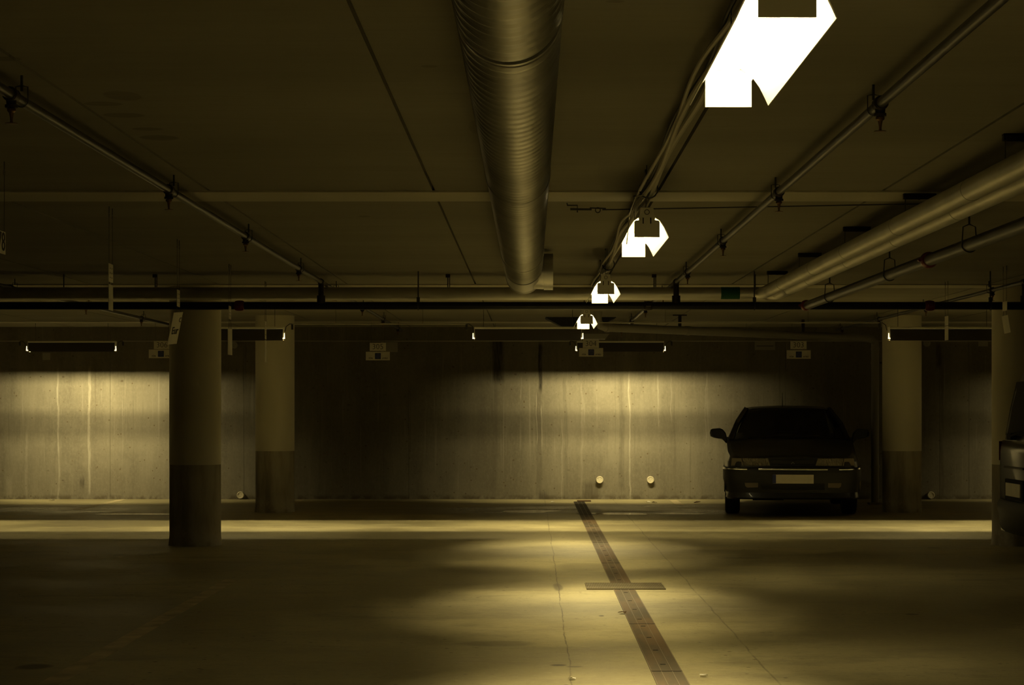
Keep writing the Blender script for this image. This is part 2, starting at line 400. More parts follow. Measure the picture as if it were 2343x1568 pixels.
MB().loft([[(R*math.cos(a), y, R*math.sin(a)) for a in [2*PI*k/56 for k in range(56)]] for R, y in
           ((DR-.004, 5.13), (DR+.004, 5.13), (DR+.005, 5.15), (DR+.001, 5.153), (DR+.001, 5.25), (DR+.005, 5.253), (DR+.005, 5.26), (DR-.004, 5.262))], caps=False).build('coupling', 'galv', t)
MB().loft([[(R*math.cos(a), y, R*math.sin(a)) for a in [2*PI*k/56 for k in range(56)]] for R, y in
           ((DR-.004, 14.28), (DR+.006, 14.28), (DR+.006, 14.3), (DR+.002, 14.303), (DR+.002, 15.28), (DR+.006, 15.285), (DR+.006, 15.36), (DR-.02, 15.37), (.001, 15.37))], caps=False).build('end_section', 'galv', t)
MB().loft([[(x, 14.9+R*math.cos(a), R*math.sin(a)) for a in [2*PI*k/48 for k in range(48)]] for R, x in
           ((.13, .08), (.133, .15), (.133, .155), (.139, .156), (.139, .225), (.13, .226), (.128, .2), (.001, .2))], caps=False).build('side_outlet', 'galv', t)
for y in (8.6, 12.9): MB().ring((0, y, 0), (0, 1, 0), DR+.008, .002, 40, 6).tube([(0, y, DR+.004), (0, y, CEIL-DZ)], .005, 6).build('hanger', 'galv', t)

# ------------------------------------------------------------------ aisle fluorescent lamps
def aisle_lamp(loc, label, group='lit lamps hanging in line above the aisle'):
    """origin at the near end, at the level of the reflector lips"""
    t = thing('fluorescent_lamp', label, 'ceiling lamp', loc, group)
    L = 1.28
    prof = [(.030, .105), (.062, .084), (.085, .052), (.100, .022), (.110, .0)]
    for sgn in (-1, 1):
        b = MB(); th = .003
        pts = [(sgn*x, z) for x, z in prof]; out = [(sgn*(x+th), z+th*.4) for x, z in reversed(prof)]
        b.loft([[(x, y, z) for x, z in pts+out] for y in (.012, L-.03)])
        b.build('reflector_wing', 'reflector', t, ang=25)
    MB().box(-.032, .032, .01, L-.01, .105, .150).build('housing', 'lampgrey', t)
    pl = [(-.064, 0), (.064, 0), (.064, .078), (.058, .084), (.040, .086), (.042, .10), (.036, .115), (.032, .148), (-.032, .148), (-.036, .115), (-.042, .10), (-.040, .086), (-.058, .084), (-.064, .078)]
    e = MB().prism(pl, lambda u, v, s: (u, -.004+s*.006, v)).build('end_plate', 'lampgrey', t)
    d = MB().ring((0, -.0045, .126), (0, 1, 0), .012, .0015, 20, 6)
    for sx in (-.019, .019): d.box(sx-.003, sx+.003, -.006, -.004, .068, .098)
    d.build('moulded_detail', 'rivet', e)
    MB().prism([(-.066, 0), (.066, 0), (.066, .082), (.040, .106), (-.040, .106), (-.066, .082)], lambda u, v, s: (u, L-.004+s*.006, v)).build('end_plate', 'reflector', t)
    for sx in (-.032, .032):
        MB().tube([(sx, .02, .048), (sx, L-.02, .048)], .013, 14).build('fluorescent_tube', 'tube', t)
    for y in (.08, L-.08):
        MB().tube([(0, y, .15), (0, y, CEIL-loc[2])], .0018, 6).box(-.006, .006, y-.004, y+.004, CEIL-loc[2]-.015, CEIL-loc[2]).build('suspension_wire', 'wire', t)
    # the mirror optic throws a narrow fan: wide along the aisle, tight across it
    for a, p, yy in ((-28, .40, .35), (-28, .40, .75), (40, .34, .55), (40, .34, .95)):
        light(t, (0, yy, .026), .085, .05, P_ROW*p, rot=(math.radians(a), math.radians(3), 0), spread=52)
    light(t, (0, L/2, .022), .085, 1.1, P_ROW*.22, rot=(0, math.radians(3), 0), spread=52)
    light(t, (.01, L/2, .026), .05, 1.0, P_ROW*.16, rot=(0, math.radians(-36), 0), spread=74)  # extra light added to brighten the floor right of the aisle
    return t
ZL = EYE+.86
aisle_lamp((.563, 4.29, ZL), 'glaring nearest aisle lamp cut by the top edge of the picture')
aisle_lamp((.582, 9.80, ZL), 'lit aisle lamp hanging just beyond the pale ceiling beam')
aisle_lamp((.563, 14.68, ZL), 'lit aisle lamp in front of the silver pipe crossing the hall')
aisle_lamp((.566, 19.85, ZL), 'smallest and farthest lit aisle lamp, below the black crossing pipe')
aisle_lamp((.563, -1.2, ZL), 'aisle lamp behind the viewer, outside the picture')

# cable bundle along the aisle lamps
t = thing('cable_bundle', 'sagging pale cables tied together along the row of aisle lamps', 'cable', (0, 0, 0))
for k, (dx, dz, r, m) in enumerate(((0, 0, .011, 'cable'), (-.024, .008, .008, 'cable'), (.026, .012, .014, 'cable'), (-.012, .022, .007, 'darkcable'))):
    pts = []
    y = 3.5
    while y < 21.5:
        ph = (y-9.7)/5.1*2*PI
        pts.append((.60+dx+.012*math.sin(y*2.3+k*1.7)-.012*(1+math.cos(ph)), y, EYE+1.115+dz-.035*math.cos(ph)+.006*math.sin(y*3.1+k)))
        y += .12
    MB().tube(pts, r, 8).build('cable', m, t)
MB().tube([(.56, 9.66, EYE+1.06), (.52, 9.7, EYE+1.05), (.495, 9.8, EYE+.98), (.49, 9.9, EYE+.88), (.50, 10.2, EYE+.86)], .003, 6).build('lamp_lead', 'cable', t)
for y in (9.7, 14.75, 19.8, 4.8): c = MB(); c.ring((.585, y, EYE+1.09), (0, 1, 0), .045, .004, 16, 6); c.tube([(.575, y, EYE+1.13), (.575, y, CEIL)], .002, 6); c.build('cable_tie', 'darkcable', t)

# ------------------------------------------------------------------ lamps lying across the hall
def cross_lamp(loc, label, kind, group, length=1.22):
    """origin at the centre of the lower lip. kind 'slot' lights a strip of floor, kind 'wash' lights the wall behind"""
    t = thing('shielded_lamp', label, 'ceiling lamp', loc, group)
    h = length/2
    b = MB()
    if kind == 'slot':
        b.box(-h, h, -.062, -.057, -.006, .125); b.box(-h, h, -.062, -.0385, -.006, -.0048)
        b.build('front_shield', 'brownpanel', t, smooth=False); b = MB()
        b.box(-h, h, .064, .069, -.003, .125); b.box(-h, h, .043, .069, -.003, -.0018)
    else:
        b.box(-h, h, -.024, -.019, 0, .125)
        b.build('front_shield', 'brownpanel', t, smooth=False); b = MB()
        b.prism([(.074, .0235), (.080, .0215), (.079, .028), (.074, .029)], lambda u, v, s: (-h+2*h*s, u, v))
        b.build('added_shade_rib', 'brownpanel', t, smooth=False); b = MB()  # rib added to throw the dimmer band across the wall
        b.prism([(-.024, .125), (-.024, .120), (.06, .095), (.11, .050), (.113, .054), (.063, .10)], lambda u, v, s: (-h+2*h*s, u, v))
    b.build('side_shield', 'brownpanel', t, smooth=False)
    MB().box(-h, h, -.062 if kind == 'slot' else -.03, .069 if kind == 'slot' else .03, .125, .15).build('housing', 'lampgrey', t, bevel=.006)
    for sg in (-1, 1):
        e = MB().box(min(sg*h, sg*(h+.004)), max(sg*h, sg*(h+.004)), -.03 if kind == 'wash' else -.062, .11 if kind == 'wash' else .069, 0, .15)
        e.build('end_cap', 'lampgrey', t, smooth=False)
        # lamp-holder past the shield; its lit look is put in as a glow
        q = MB().prism([(0, .0), (.026, 0), (.026, .010), (.012, .016), (.011, .066), (.004, .066)], lambda u, v, s: (sg*(h+.005)-sg*u+sg*.02, (-.070 if kind == 'slot' else -.034)+.006*s, v+.012))
        q.build('glowing_lamp_holder', 'tube_holder_glow', t, smooth=False)
    MB().tube([(-h+.02, 0, .092), (h-.02, 0, .092)], .0085, 10).build('fluorescent_tube', 'tube_holder_glow', t)
    c = MB()
    for x in (-h+.1, h-.1): MB().tube([(x, 0, .15), (x, 0, CEIL-loc[2])], .003, 6).build('suspension_rod', 'wire', t)
    if kind == 'slot':
        light(t, (0, 0, .080), length-.08, .010, P_CROSS)
        MB().tube([(-h+.02, .052, .092), (h-.02, .052, .092)], .0085, 10).build('fluorescent_tube', 'tube_holder_glow', t)
        light(t, (0, .050, .080), length-.08, .008, P_CROSS*.36)
    else: light(t, (0, .004, .080), length-.08, .016, P_WALL, rot=(math.radians(54), 0, 0), spread=122)
    return t
YC, YW = 22.4, 27.5
ZC, ZW = EYE+.785, EYE+.80
G1 = 'shielded lamps hung crosswise over the far lane'; G2 = 'shielded lamps lighting the far wall'
cross_lamp((-3.45, YC, ZC), 'dark-sided crosswise lamp passing behind the nearer left column', 'slot', G1)
cross_lamp((-.035, YC, ZC), 'dark-sided crosswise lamp just left of the 304 sign', 'slot', G1)
cross_lamp((4.72, YC, ZC), 'dark-sided crosswise lamp in front of the right round column', 'slot', G1)
for x in (-7.4, -11.2, 8.6, 12.4): cross_lamp((x, YC, ZC), 'crosswise lamp of the far lane outside the picture', 'slot', G1)
cross_lamp((-6.47, YW, ZW), 'low wall-lighting lamp at the far left, above the brightest wall patch', 'wash', G2)
cross_lamp((1.26, YW, ZW), 'low wall-lighting lamp behind the 304 sign', 'wash', G2)
for x in (9.0, -13.2): cross_lamp((x, YW, ZW), 'wall-lighting lamp outside the picture', 'wash', G2)

# cable conduits that feed those lamps
def conduit(x0, x1, y, z, label, hooks=(1, 1)):
    t = thing('cable_conduit', label, 'conduit', (0, y, z), 'thin conduits between the shielded lamps')
    MB().tube([(x0, 0, 0), (x1, 0, 0)], .007, 8).build('pipe', 'signdull', t)
    for x, s, on in ((x0, -1, hooks[0]), (x1, 1, hooks[1])):
        if not on: continue
        MB().tube([(x, 0, 0), (x+s*.03, 0, .0), (x+s*.07, 0, -.03), (x+s*.085, 0, -.09)], .005, 6).build('cable_end', 'darkcable', t)
        MB().box(x-.012, x+.012, -.012, .012, -.065, -.006).build('junction_box', 'darkcable', t, bevel=.003)
    n = max(2, int((x1-x0)/1.6))
    for k in range(n): xx = x0+(x1-x0)*(k+.5)/n; MB().tube([(xx, 0, 0), (xx, 0, CEIL-z)], .002, 5).build('hanging_wire', 'wire', t)
conduit(-2.74, -.74, YC, EYE+.97, 'pale conduit in the air between the left and middle crosswise lamps')
conduit(.72, 4.0, YC, EYE+.985, 'pale conduit in the air between the middle and right crosswise lamps')
conduit(-5.75, .55, YW, EYE+.95, 'long conduit across the brown wall top, left of the 304 sign')
conduit(1.98, 8.3, YW, EYE+.95, 'conduit across the wall top, between the 304 sign and the drainpipe')
conduit(-13, -7.2, YW, EYE+.95, 'conduit above the wall lamp at the far left edge', (0, 1))

# ------------------------------------------------------------------ sprinkler pipes
ZM, YM = EYE+.905, 17.2
t = thing('sprinkler_main', 'black steel pipe crossing the whole hall just under the silver pipe', 'pipe', (0, 0, 0))
MB().tube([(-9, YM, ZM), (9, YM, ZM)], .035, 20).build('pipe', 'blacksteel', t)
def coupling(parent, p, axis, r=.052, m='red'):
    a = Vector(axis); p = Vector(p); b = MB()
    b.tube([p+a*q for q in (-.042, -.038, -.022, 0, .022, .038, .042)], [r*.74, r*.86, r*.97, r, r*.97, r*.86, r*.74], 20)
    sd = a.cross(Vector((0, 0, 1)))
    for s in (-1, 1): b.tube([p+sd*s*(r+.006)-a*.02, p+sd*s*(r+.006)+a*.02], .010, 8)
    return b.build('coupling', m, parent)
for px in (548, 1483, 2127): coupling(t, ((px-1215)/F*YM, YM, ZM), (1, 0, 0), .048 if px != 1483 else .041, 'red' if px != 1483 else 'iron')
for px in (957, 1726, 2266): b = MB(); x = (px-1215)/F*YM; b.ring((x, YM, ZM), (1, 0, 0), .038, .006, 20, 6); b.tube([(x, YM, ZM+.04), (x, YM, CEIL)], .006, 6); b.box(x-.014, x+.014, YM-.014, YM+.014, ZM+.035, ZM+.075); b.build('hanger', 'steel', t)
t = thing('sprinkler_feed_pipe', 'dark grey pipe with red coupling running from upper right to the black pipe', 'pipe', (0, 0, 0))
XFD = 2.425
MB().tube([(XFD, 2, ZM), (XFD, YM-.04, ZM)], .0375, 24).build('pipe', 'steel', t)
coupling(t, (XFD, 11.9, ZM), (0, 1, 0), .052); coupling(t, (XFD-.01, YM-.06, ZM), (0, 1, 0), .050)
for y in (6.2, 8.5, 10.8, 13.2, 15.85):
    b = MB()
    b.ring((XFD, y, ZM), (0, 1, 0), .041, .004, 24, 6, PI*.9, PI*2.1)
    for s in (-1, 1): b.tube([(XFD+s*.041, y, ZM), (XFD+s*.034, y, ZM+.10), (XFD, y, ZM+.115)], .004, 6)
    b.tube([(XFD, y, ZM+.11), (XFD, y, CEIL)], .006, 6)
    b.build('clevis_hanger', 'steel', t)

ZB = EYE+1.117
def sprinkler_branch(x, heads, y0, y1, label):
    t = thing('sprinkler_branch', label, 'pipe', (0, 0, 0), 'thin sprinkler pipes running into the depth')
    MB().tube([(x, y0, ZB), (x, y1, ZB)], .019, 16).build('pipe', 'steel', t)
    MB().tube([(x, YM, ZM), (x, YM, ZB+.01)], .025, 14).tube([(x, YM-.05, ZB), (x, YM+.05, ZB)], .027, 14).tube([(x, YM, ZM+.02), (x, YM, ZM+.09)], .037, 14).build('riser', 'iron', t)
    for y in heads:
        r = MB()
        yy = y+.14
        r.ring((x, yy, ZB), (0, 1, 0), .022, .0025, 20, 6, PI, 2*PI)
        for s in (-1, 1): r.tube([(x+s*.022, yy, ZB), (x+s*.022, yy, ZB+.052), (x, yy, ZB+.056)], .0025, 6)
        r.tube([(x, yy, ZB+.035), (x, yy, CEIL)], .005, 8)
        r.build('hanger', 'steel', t)
    for y in heads:
        c = MB()
        c.tube([(x, y-.032, ZB), (x, y-.026, ZB), (x, y+.026, ZB), (x, y+.032, ZB)], [.022, .027, .027, .022], 16)
        c.lathe((x, y, ZB), [(.020, -.012), (.018, -.034), (.023, -.036), (.023, -.046), (.010, -.047)], 14)
        tee = c.build('tee', 'iron', t)
        s = MB()
        s.lathe((x, y, ZB), [(.012, -.046), (.016, -.050), (.016, -.058), (.009, -.064), (.006, -.078), (.0045, -.092), (.006, -.098), (.003, -.1)], 12)
        s.lathe((x, y, ZB), [(.002, -.098), (.022, -.1005), (.022, -.1025), (.002, -.104)], 18)
        s.build('sprinkler_head', 'brass', tee)
    return t
sprinkler_branch(-1.85, (4.0, 6.95, 9.97, 12.65, 15.55, 18.4, 21.4, 24.4, 27.1), 2, 27.8, 'thin sprinkler pipe slanting across the upper left ceiling')
sprinkler_branch(1.279, (4.2, 7.15, 10.07, 13.0, 15.95, 18.9, 21.8, 24.7, 27.6), 2, 28.1, 'thin sprinkler pipe slanting from the upper right corner toward the middle')
sprinkler_branch(4.35, (18.4, 21.5, 24.4, 27.3), 16.9, 27.8, 'thin sprinkler pipe low at the right edge above the right columns')
sprinkler_branch(-4.81, (18.05, 21.1, 24.1, 27.0), 16.0, 27.8, 'thin sprinkler pipe at the left edge behind the silver pipe')

# ------------------------------------------------------------------ silver insulated heating pipes
t = None
def clad_pipe(x, z, y, r, label, joints, m='clad'):
    t = thing('insulated_pipe', label, 'pipe', (0, 0, 0), 'silver clad heating pipes')
    path = [(x, 1.5, z), (x, y-.12, z), (x-.012, y-.06, z), (x-.05, y-.015, z), (x-.11, y, z), (-9, y, z)]
    MB().tube(path, r, 32).build('pipe', m, t)
    for yy in joints:
        MB().ring((x, yy, z), (0, 1, 0), r+.0005, .0016, 32, 6).build('joint_ring', 'signdull', t)
    for px in (152, 360, 1026, 1495, 1725) if y < 17.7 else ():
        b = MB()
        xx = (px-1215)/F*17.7
        b.tube([(xx, y, z+r), (xx, y, CEIL)], .005, 6)
        if px in (360, 1026, 1495): b.box(xx-.02, xx+.02, y-.02, y+.02, CEIL-.03, CEIL); b.tube([(xx+.015, y, z+r), (xx+.015, y, CEIL)], .004, 6)
        b.build('hanger', 'iron', t)
    return t
ta = clad_pipe(2.09, EYE+1.040, 17.6, .0545, 'upper of two silver clad pipes from the right corner, turning left across the hall', (7.2, 9.25, 11.1, 12.9, 14.4, 16.2))
tb = clad_pipe(2.237, EYE+1.040, 17.76, .0545, 'lower-looking of two silver clad pipes, its turn hidden behind the upper one', (8.2, 10.2, 11.9, 13.7, 15.6, 16.9))
MB().tube([((1649-1215)/F*17.6, 17.6, EYE+1.040), ((1692-1215)/F*17.6, 17.6, EYE+1.040)], .0560, 32).build('green_tape_band', 'green', ta)
GB = 'ceiling brackets above the silver pipes'
for k, (y, lab) in enumerate(((8.6, 'nearest ceiling bracket of the silver pipes, at the right edge'), (10.9, 'pipe bracket on the pale ceiling beam at the right'), (13.0, 'pipe bracket just beyond the pale beam, third from the viewer'),
                              (15.2, 'pipe bracket fourth from the viewer over the silver pipes'), (17.2, 'farthest pipe bracket, above where the silver pipes turn'))):
    t = thing('pipe_bracket', lab, 'bracket', (2.17, y, CEIL-(.010 if y == 10.9 else 0)), GB)
    MB().box(-.09, .09, -.02, .02, -.006, 0).box(-.09, .09, -.02, -.016, -.03, 0).box(-.09, .09, .016, .02, -.03, 0).box(-.09, -.086, -.02, .02, -.03, 0).box(.086, .09, -.02, .02, -.03, 0).box(-.003, .003, -.022, .02, -.034, 0).build('rail', 'iron', t, smooth=False)
    for rx in (-.08, .067): MB().tube([(rx, 0, -.02), (rx, 0, -.13)], .003, 6).build('rod', 'wire', t)

# tensioned wire under the beam
t = thing('tension_wire', 'thin wire with a turnbuckle stretched under the pale ceiling beam', 'wire', (0, 0, 0))
yw = 10.95
MB().tube([(.40, yw, EYE+1.115), (2.28, yw, EYE+1.15)], .0038, 6).build('wire', 'darkcable', t)
b = MB().tube([(.22, yw, EYE+1.118), (.34, yw, EYE+1.117)], .006, 8).ring((.375, yw, EYE+1.113), (0, 1, 0), .014, .003, 16, 5).tube([(.33, yw, EYE+1.125), (.42, yw, EYE+1.122)], .004, 6)
b.tube([(.26, yw, EYE+1.10), (.26, yw, EYE+1.14), (.205, yw, EYE+1.14), (.205, yw+.14, EYE+1.165)], .004, 6)
b.build('turnbuckle', 'darkcable', t)

# ------------------------------------------------------------------ drainpipe and hood near the far wall
t = thing('drainpipe', 'grey drainpipe sloping along the ceiling and down beside the right column', 'pipe', (0, 0, 0))
A = Vector((.93, 24.4, EYE+1.015)); B = Vector((4.74, 27.35, EYE+.985))
dd = (B-A).normalized()
path = [(A.x-.10, A.y-.05, CEIL), (A.x-.10, A.y-.05, EYE+1.10), (A.x-.06, A.y-.03, EYE+1.035), A, B-dd*.05, B+Vector((.04, .03, -.015)), (4.825, 27.4, EYE+.93), (4.83, 27.4, EYE+.85), (4.83, 27.4, 0.02)]
MB().tube(path, .054, 20).build('pipe', 'plastic', t)
for z in (2.17, 1.97, .52): MB().tube([(4.83, 27.4, z), (4.83, 27.4, z+.035)], .060, 20).build('collar', 'plastic', t)
for q in (0, 1.35): p = A+dd*q; MB().tube([p, p+dd*.06], .060, 20).build('collar', 'plastic', t)
q = A+dd*1.25; MB().box(q.x-.02, q.x+.02, q.y-.02, q.y+.02, q.z+.05, CEIL).box(q.x-.09, q.x+.09, q.y-.015, q.y+.015, CEIL-.015, CEIL).build('strap', 'iron', t)
q = A+dd*3.5; MB().box(q.x-.02, q.x+.02, q.y-.02, q.y+.02, q.z+.05, CEIL).build('strap', 'iron', t)
MB().box(4.88, 4.93, 27.38, 27.42, 1.98, 2.0).build('strap', 'iron', t)
MB().box(4.74, 4.96, 27.3, 27.5, 0, .03).build('foot_block', 'bare', t)
t = thing('ceiling_hood', 'black flared hood on the ceiling behind the farthest aisle lamp', 'hood', (.66, 26.1, CEIL))
MB().loft([[(x*s, y*s*.8, z) for x, y in ((-.47, -.35), (.47, -.35), (.47, .35), (-.47, .35))] for s, z in ((1.0, 0), (.97, -.012), (.55, -.115), (.5, -.12))]).build('hood_shell', 'hood', t, smooth=False)
t = thing('drip_tray', 'pale grey tapering tray below the black hood, above the 304 sign', 'tray', (.83, 26.5, EYE+.94))
MB().loft([[(x*s+.02*s, y*s, z) for x, y in ((-.2, -.12), (.2, -.12), (.2, .12), (-.2, .12))] for s, z in ((.8, 0), (1.05, .07))]).build('tray', 'tray', t, smooth=False)
for x in (-.15, .15): MB().tube([(x, 0, .07), (x, 0, CEIL-EYE-.94)], .004, 6).build('rod', 'wire', t)

# ------------------------------------------------------------------ signs along the far wall
YS = 27.3
def face(x, z, y):
    return lambda u, v, d: (x+u, y-d-.004, z+v)
def bay_sign(px, py, num, lx, ly, dy2=21.5, tilt=0):
    k = F/YS
    x = (px-1215)/k; z = EYE+(935-py)/k
    t = thing('bay_number_sign', 'hanging cream plate reading %s over a small plate with a blue square' % num, 'sign', (x, YS, z), 'numbered bay signs before the far wall')
    w = 37/k/2; h = 18.5/k/2
    p = MB().box(-w, w, 0, .004, -h, h).build('number_plate', 'sign', t, smooth=False)
    text_mb(num, .108, lambda u, v, d: (u, -.002+d, v), bold=-.0016).build('numerals', 'ink', p, smooth=False)
    ox = (lx-px)/k; oz = -(ly-py)/k; w2 = 55/k/2; h2 = 19.5/k/2
    q = MB().box(ox-w2, ox+w2, 0, .004, oz-h2, oz+h2).build('lower_plate', 'sign', t, smooth=False)
    s = .045
    bs = MB().box(ox-s+.005, ox+s+.005-.008, -.003, .001, oz-s+.003, oz+s+.003-.006).build('blue_square', 'blue', q, smooth=False)
    MB().ring((ox+.002, -.004, oz+.002), (0, 1, 0), .027, .003, 20, 5).ring((ox+.002, -.004, oz+.002), (0, 1, 0), .013, .003, 14, 5).build('pale_mark', 'paleblue', bs)
    text_mb('FÖR', .030, lambda u, v, d: (ox-.098+u, -.002+d, oz-.032+v), bold=.0004).build('small_lettering', 'ink', q, smooth=False)
    text_mb('HYRD', .030, lambda u, v, d: (ox+.10+u, -.002+d, oz-.032+v), bold=.0004).build('small_lettering', 'ink', q, smooth=False)
    for dx in (-w*.8, w*.8):
        MB().tube([(dx, .002, h), (dx, .002, CEIL-z)], .002, 5).build('hanging_wire', 'wire', t)
        MB().tube([(dx, .006, -h), (dx, .006, oz+h2)], .002, 5).build('link', 'wire', t)
bay_sign(370.5, 790, '306', 368, 810); bay_sign(864.5, 794, '305', 864.5, 815); bay_sign(1352, 787, '304', 1352.5, 806.5); bay_sign(1827, 790, '303', 1827.5, 811.5)
k = 154.0
def flat_plate(px0, px1, py0, py1, label, name='blank_plate', cat='plate', lines=False, m='signdull'):
    x0, x1 = (px0-1215)/k, (px1-1215)/k; z0, z1 = EYE+(935-py1)/k, EYE+(935-py0)/k
    t = thing(name, label, cat, ((x0+x1)/2, YF, (z0+z1)/2))
    a = MB().box((x0-x1)/2, (x1-x0)/2, -.02, 0, (z0-z1)/2, (z1-z0)/2).build('plate', m, t, smooth=False)
    if lines: MB().box((x0-x1)*.42, (x1-x0)*.42, -.023, -.019, -.015, -.006).build('dark_line', 'ink', t, smooth=False)
    return t
flat_plate(872, 910, 783, 806, 'blank dull plate on the wall beside the 305 sign')
flat_plate(1727, 1773, 780, 801, 'dull plate with a dark line on the wall, left of the 303 sign', lines=True)
flat_plate(1388, 1414, 784, 792, 'faint dull plate on the wall just right of the 304 sign')
flat_plate(98, 115, 808, 824, 'blank dull plate on the wall under the far left lamp')
flat_plate(2238, 2260, 778, 793, 'dull plate high on the wall beside the right edge column')

# round caps on the wall
def cap(px, py, r, label, m='cap', name='wall_cap'):
    t = thing(name, label, 'cap', ((px-1215)/k, YF, EYE+(935-py)/k), 'round caps on the far wall')
    n = 28
    MB().loft([[(R*math.cos(2*PI*i/n), y, R*math.sin(2*PI*i/n)) for i in range(n)] for R, y in ((r, 0), (r, -.05), (r*.96, -.058), (r*.80, -.060), (r*.76, -.054), (.002, -.052))]).build('cap_body', m, t)
    for a in (.6, 2.6, 4.4): MB().box(r*.4*math.cos(a)-.003, r*.4*math.cos(a)+.003, -.056, -.05, r*.4*math.sin(a)-.003, r*.4*math.sin(a)+.003).build('screw', 'rivet', t)
cap(1372, 1098, .053, 'left of the two bright round caps low on the lit wall')
cap(1488, 1098, .053, 'right of the two bright round caps, nearer the dark car')
cap(551, 1133, .053, 'round cap near the floor between the two left columns')
cap(2129, 1133, .053, 'round cap near the floor right of the far right column')
cap(2120, 786, .052, 'dim round cap high on the wall right of the far right column', 'signdull')
cap(537, 790, .052, 'dim round cap high on the wall between the two left columns', 'signdull')

# ------------------------------------------------------------------ hanging bay markers, faces turned to the aisle
def marker(x, y, label, upper, lower, ang=0, ang2=0, tilt=0, txt=None, num=None):
    """upper/lower: (z0, z1) above eye level"""
    t = thing('hanging_bay_marker', label, 'sign', (x, y, EYE+upper[0]), 'bay markers hanging on cords', rz=ang)
    w = .075; z = lambda q: q-upper[0]
    for s in (-1, 1):
        MB().tube([(0, s*w*.75, z(upper[1])), (0, s*w*.80, z(upper[1])+.03), (0, s*w*.8, z(1.14))], .0016, 5).ring((0, s*w*.8, z(1.155)), (1, 0, 0), .014, .0015, 12, 4).tube([(0, s*w*.8, z(1.17)), (0, s*w*.8, z(1.21))], .003, 5).build('cord', 'wire', t)
    up = MB().box(-.002, .002, -w, w, z(upper[0]), z(upper[1])).build('upper_plate', 'sign', t, smooth=False)
    if num: text_mb(num, .13, lambda u, v, d: (.0035+d, u, v+.055)).build('numerals', 'ink', up, smooth=False)
    else:
        r = MB()
        for s in (-.4, .4):
            for q in (.25, .5, .75): r.box(.0018, .003, s*w-.006, s*w+.006, (upper[1]-upper[0])*q-.004, (upper[1]-upper[0])*q+.004)
        r.build('dots', 'rivet', up, smooth=False)
    if lower:
        hh = lower[1]-lower[0]
        mt = Matrix.Rotation(ang2, 4, 'Z') @ Matrix.Rotation(tilt, 4, 'Y') @ Matrix.Rotation(tilt*.3, 4, 'X')
        top = Vector((0, 0, z(lower[1])))
        b = MB().box(-.002, .002, -w, w, -hh, 0); b.v = [tuple(mt @ Vector(v)+top) for v in b.v]
        lo = b.build('lower_plate', 'sign', t, smooth=False)
        for s in (-1, 1): MB().tube([(0, s*w*.6, z(upper[0])), mt @ Vector((0, s*w*.6, 0))+top], .0018, 5).build('link', 'wire', t)
        if txt:
            text_mb(txt, .075, lambda u, v, d: mt @ Vector((.0035+d, u, v-hh*.58))+top, bold=.001).build('lettering', 'ink', lo, smooth=False)
            text_mb('C', .05, lambda u, v, d: mt @ Vector((.0035+d, u+.05, v-hh*.25))+top).build('lettering', 'ink', lo, smooth=False)
    return t
XB = -2.53
marker(XB-.05, 9.5, 'number marker cut by the left picture edge, reading 78', (.755, .865), None, ang=.0, num='78')
marker(XB, 11.75, 'narrow marker crossing the silver pipe at the left, turned almost edge-on', (.76, .87), (.59, .745), ang=.05)
marker(XB, 14.0, 'bay marker with a crooked lettered card hanging before the nearer left column', (.73, .85), (.455, .69), ang=.05, ang2=-.30, tilt=.25, txt='Eur')
marker(XB, 16.4, 'marker with a pale card hanging between the two left columns', (.75, .86), (.45, .67), ang=.04, ang2=-.12)
marker(XB, 18.6, 'narrow marker hanging before the far left column', (.66, .83), (.44, .65), ang=.05)
marker(3.96, 18.6, 'marker hanging between the two right columns', (.79, .88), (.65, .785), ang=0)
marker(4.03, 16.6, 'marker hanging before the right edge column, its lower card swung askew', (.83, .91), (.64, .79), ang=0, ang2=.12, tilt=-.15)

# ------------------------------------------------------------------ floor fittings
t = thing('drain_channel', 'narrow brown channel cover running down the aisle floor to the far wall', 'drain', (0, 0, 0))
xc = .695
def strip(y0, y1, name, m='channel'):
    b = MB().box(xc-.08, xc+.08, y0, y1, 0, .004)
    o = b.build(name, m, t, smooth=False)
    e = MB()
    for dx in (-.079, -.028, .028, .076): e.box(xc+dx-.002, xc+dx+.002, y0+.01, y1-.01, .004, .0055)
    e.build('slat', 'channeledge', o, smooth=False)
    y = y0+.25
    while y < y1-.1: MB().box(xc-.016, xc+.012, y, y+.03, .004, .0055).build('slot', 'gratehole', o, smooth=False); y += .6
    MB().box(xc-.08, xc+.08, y1-.015, y1, .004, .0055).build('joint', 'gratehole', o, smooth=False)
for y0, y1 in ((6.0, 8.0), (8.0, 10.0), (10.0, 12.2), (12.2, 14.52), (15.06, 17.0), (17.0, 19.6), (19.6, 22.2), (22.2, 24.8), (24.8, 28.2)): strip(y0, y1, 'cover_strip')
t = thing('floor_grate', 'square ridged metal grate set across the brown drain channel', 'grate', (.71, 14.79, 0))
MB().box(-.295, .295, -.255, .255, 0, .004).build('pit', 'channel', t, smooth=False)
b = MB()
for i in range(45): x = -.29+i*.58/44; b.box(x-.005, x+.005, -.25, .25, .004, .007)
for y in (-.25, 0, .245): b.box(-.295, .295, y-.004, y+.004, .004, .0075)
b.build('bar_grid', 'grate', t, smooth=False)
t = thing('floor_drain_lid', 'small rusty lid at the wall end of the drain channel', 'drain lid', (.77, 28.35, 0))
MB().box(-.1, .1, -.1, .1, 0, .015).build('lid', 'leaf', t, bevel=.004)

